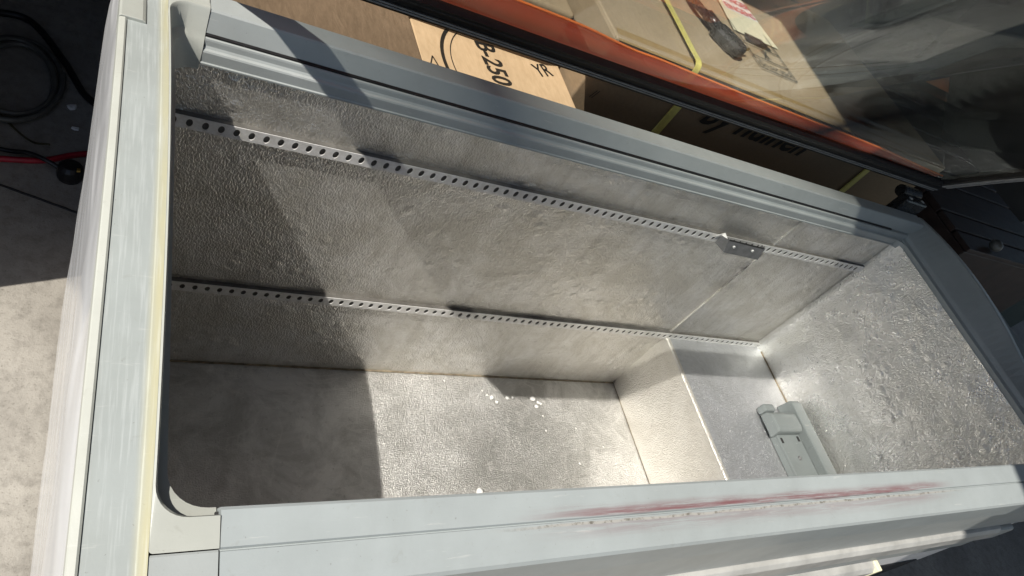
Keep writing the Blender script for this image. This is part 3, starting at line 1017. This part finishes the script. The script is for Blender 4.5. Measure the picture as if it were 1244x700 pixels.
# tape and print on the wrapped box (flat prints of that box)
ZT = 12.3
for q in ([(31.9, 8.35, 12.15), (86.8, 8.35, 12.15), (86.8, 9.9, ZT + .02), (31.9, 9.9, ZT + .12)],):
    flat_poly('tape', q, 'tape', B1, solid=.03)
STR = mesh_obj('strap', *(lambda P: sweep([[(x - .36, y, z) for x, y, z in P], [(x + .36, y, z) for x, y, z in P]], closed=False, caps=False))(
    smooth_path([(41.2, 8.42, 9.0), (41.2, 8.35, 10.2), (41.2, 8.25, 11.7), (41.3, 8.8, 12.75), (41.6, 11, 12.75), (41.9, 15, 12.8), (42.3, 20, 12.8), (42.8, 30, 12.8), (43.2, 39, 12.7)], 6)), 'yellow', B1, solid=.08)
# handling diagram: a framed panel with its wording
def dpt(u, w):
    """diagram coordinates -> box top"""
    return (60.5 + u * 1.0 - w * .03, 14.2 + w * 1.0, ZT + .17)
def dline(a_, b_, wd=.085):
    A, B = Vector(dpt(*a_)), Vector(dpt(*b_))
    d = (B - A).cross(Vector((0, 0, 1))).normalized() * wd
    flat_poly('print_line', [tuple(A - d), tuple(B - d), tuple(B + d), tuple(A + d)], 'ink', B1)
for a_, b_ in (((-6.2, 0), (0, 0)), ((-6.2, 2.2), (0, 2.2)), ((-6.2, 4.6), (0, 4.6)), ((-6.2, 0), (-6.2, 8.5)), ((0, 0), (0, 8.5)), ((-3.6, 2.7), (-2.6, 4.2)), ((-2.6, 2.7), (-3.6, 4.2)), ((-3.1, 2.5), (-3.1, 4.4))):
    dline(a_, b_)
text_mesh('print', 'Do not stack', 1.35, dpt(-5.9, .5), (1, 0, 0), (0, 1, 0), 'ink', B1, 0, .78, .005, .02)
flat_poly('print_mark', [dpt(-5.4, 5.0), dpt(-.8, 5.0), dpt(-1.6, 6.8), dpt(-4.6, 6.8)], 'ink', B1)
flat_poly('label_paper', [(53.6, 20.4, ZT + .17), (61.6, 20.6, ZT + .17), (60.4, 34, ZT + .17), (56.0, 34, ZT + .17)], 'label', B1)
flat_poly('label_band', [(55.3, 25.3, ZT + .19), (61.2, 25.5, ZT + .19), (60.8, 29.4, ZT + .19), (55.7, 29.4, ZT + .19)], 'label_white', B1)
text_mesh('print', 'EINGENS', 1.7, (55.5, 25.6, ZT + .19), (1, .03, 0), (-.05, 1, 0), 'red_ink', B1, 0, .8, .02, .03)
text_mesh('print', 'DANGER', 1.7, (55.6, 27.5, ZT + .19), (1, .03, 0), (-.05, 1, 0), 'red_ink', B1, 0, .8, .02, .03)

# ---- plug with its cable lying on the box
PG = thing('power_plug', 'black three-pin power plug with cable lying on the wrapped box', 'plug', (48.8, 15.2, ZT))
def plug_pt(u, w, h):
    an = math.radians(-62)
    return (49.2 + u * math.cos(an) - w * math.sin(an), 15.6 + u * math.sin(an) + w * math.cos(an), ZT + .15 + h)
out = [(-2.0, -1.1), (-1.2, -1.35), (.9, -1.35), (2.0, -.9), (2.2, 0), (2.0, .9), (.9, 1.25), (-1.2, 1.25), (-2.0, 1.0)]
rings = [[plug_pt(u * k, w * k, h) for u, w in out] for k, h in ((.9, .02), (1.0, .3), (1.0, .9), (.86, 1.25))]
v, f = sweep(rings)
mesh_obj('plug_body', v, f, 'black_gloss', PG, bevel=.12)
for u, w0 in ((-.9, 1.2), (.1, 1.2), (1.5, 1.2)):
    rings = [[plug_pt(u - .12, w, h0) for w, h0 in ((w0, .5), (w0 + 1.5, .5), (w0 + 1.5, .8), (w0, .8))], [plug_pt(u + .12, w, h0) for w, h0 in ((w0, .5), (w0 + 1.5, .5), (w0 + 1.5, .8), (w0, .8))]]
    v, f = sweep(rings)
    mesh_obj('pin', v, f, 'brass', PG)
v, f = tube_vf(smooth_path([plug_pt(-1.7, 0, .7), (47.9, 18.3, ZT + .95), (47.2, 20.6, ZT + .85), (47.6, 24, ZT + .85), (49.0, 28, ZT + .8), (49.6, 33, ZT + .8), (49, 39, ZT + .7)], 8), .42, 10)
mesh_obj('cable', v, f, 'black_gloss', PG, smooth=True)
v, f = tube_vf([plug_pt(-1.5, 0, .7), plug_pt(-2.8, .1, .75), plug_pt(-3.7, .3, .8)], .6, 10)
mesh_obj('strain_relief', v, f, 'black_gloss', PG, smooth=True)

# ------------------------------------------------------------------ things on the ground at the left
def ground_tube(name, pts, r, mat, label, cat, nn_=10):
    P = smooth_path([(x, y, GZ + r + dz) for x, y, dz in pts], 10)
    v, f = tube_vf(P, r, 8)
    o = mesh_obj(name, v, f, mat, None, smooth=True, org=(pts[0][0], pts[0][1], GZ))
    tag(o, label, cat)
    return o
ground_tube('red_hose', [(-22, 28.2, 0), (-16, 29.2, 0), (-12.5, 29.8, 0), (-9.0, 30.6, 0), (-6.0, 32.4, 0), (-3, 33.6, 0), (2, 35, 0)], .36, 'red_cable', 'red hose lying across the dark concrete beside the freezer', 'hose')
ground_tube('black_cable', [(-22, 31.8, 0), (-13.2, 31.2, .1), (-10.5, 30.6, .9), (-8.6, 29.8, 1.0), (-7.0, 29.2, .5)], .26, 'black', 'thin black cable crossing over the red hose to a black plug', 'cable')
PB = thing('black_socket', 'black round cable socket on the concrete against the freezer side', 'socket', (-6.2, 29.0, GZ))
v, f = sweep([[(-6.2 + r * math.cos(2 * math.pi * k / 16), 29.0 + r * math.sin(2 * math.pi * k / 16), GZ + z) for k in range(16)] for r, z in ((1.3, 0), (1.4, .5), (1.3, 1.7), (.9, 2.1))])
mesh_obj('socket_body', v, f, 'black', PB, bevel=.1)
box('terminal', (-5.6, -5.2, 28.0, 28.5, GZ + 2.0, GZ + 2.3), 'brass', PB, .05)
loop = []
for k in range(0, 62):
    t = k / 20 * 2 * math.pi
    rr = 4.6 + .5 * math.sin(t * .37 + 1)
    loop.append((-13.2 + rr * math.cos(t) * .95 + .25 * math.sin(t * 1.7), 43.2 + rr * 1.55 * math.sin(t), .25 + .55 * k / 62))
loop += [(-11.0, 37.0, .6), (-9.6, 34.5, .2)]
ground_tube('hose_coil', loop[:62], .34, 'hose', 'loosely coiled grey hose in the shade left of the freezer', 'hose')
ground_tube('thin_wire', [(-16, 40.0, 0), (-13.0, 36.0, 0), (-10.5, 33.6, 0), (-8.6, 32.6, 1.0)], .13, 'olive', 'thin olive wire ending at the red hose', 'wire')
ground_tube('dark_hose', [(-18, 55, 0), (-13, 55.5, 0), (-8.5, 49, 0), (-5.8, 43.5, 0), (-3, 41, 0)], .45, 'black', 'dark hose curving behind the coil in the shade', 'hose')
for i, (x, y, s) in enumerate([(-6.9, 40.9, 1.0), (-8.6, 42.6, .8), (-6.2, 37.2, .7)]):
    v = []
    for k in range(7):
        t = 2 * math.pi * k / 7
        v.append((x + s * random.uniform(.5, 1) * math.cos(t), y + s * random.uniform(.3, .6) * math.sin(t), GZ + .08))
    v += [(p[0] * .8 + x * .2, p[1] * .8 + y * .2, GZ + .08 + .3 * s * random.uniform(.6, 1.2)) for p in v]
    f = [tuple(range(7)), tuple(range(7, 14))] + [(k, (k + 1) % 7, 7 + (k + 1) % 7, 7 + k) for k in range(7)]
    o = mesh_obj('debris_chip', v, f, 'label_white', None, org=(x, y, GZ))
    tag(o, ['largest pale chip of debris on the dark concrete left of the freezer', 'pale chip of debris lying nearest the hose coil', 'smallest pale chip of debris, nearest the red hose'][i], 'debris', 'pale chips by the freezer side')

# expansion joint in the concrete
bj = bead('expansion_joint', [(-40, 25.2, GZ + .01), (-12.6, 26.1, GZ + .01), (-5.6, 23.8, GZ + .01), (10, 20, GZ + .01)], .16, 'gap', g, 5)

# ------------------------------------------------------------------ dark things at the right
CB = thing('dark_cabinet', 'dark slatted wooden crate standing in shade right of the freezer', 'crate', (125, 28, GZ))
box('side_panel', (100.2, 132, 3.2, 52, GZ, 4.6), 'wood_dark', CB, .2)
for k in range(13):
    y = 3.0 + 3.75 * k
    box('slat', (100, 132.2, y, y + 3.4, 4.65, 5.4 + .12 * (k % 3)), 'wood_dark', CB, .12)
KN = thing('door_knob', 'pale round knob on the dark crate edge', 'knob', (107.6, 4.3, 5.4))
rings = []
for j in range(9):
    t = math.pi * j / 8
    rings.append([(107.6 + .95 * math.sin(t) * math.cos(2 * math.pi * k / 14), 4.3 + .95 * math.sin(t) * math.sin(2 * math.pi * k / 14), 6.3 - .85 * math.cos(t)) for k in range(14)])
v, f = sweep(rings)
mesh_obj('knob', v, f, 'hose', KN, smooth=True)
MB = thing('green_case', 'dark green metal case standing beyond the freezer end', 'case', (148, 15, GZ))
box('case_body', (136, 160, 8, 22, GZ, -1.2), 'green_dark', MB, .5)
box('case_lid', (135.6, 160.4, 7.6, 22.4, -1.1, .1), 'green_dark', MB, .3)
box('latch', (142, 146, 7.2, 7.55, -4, -1.4), 'worn', MB, .1)
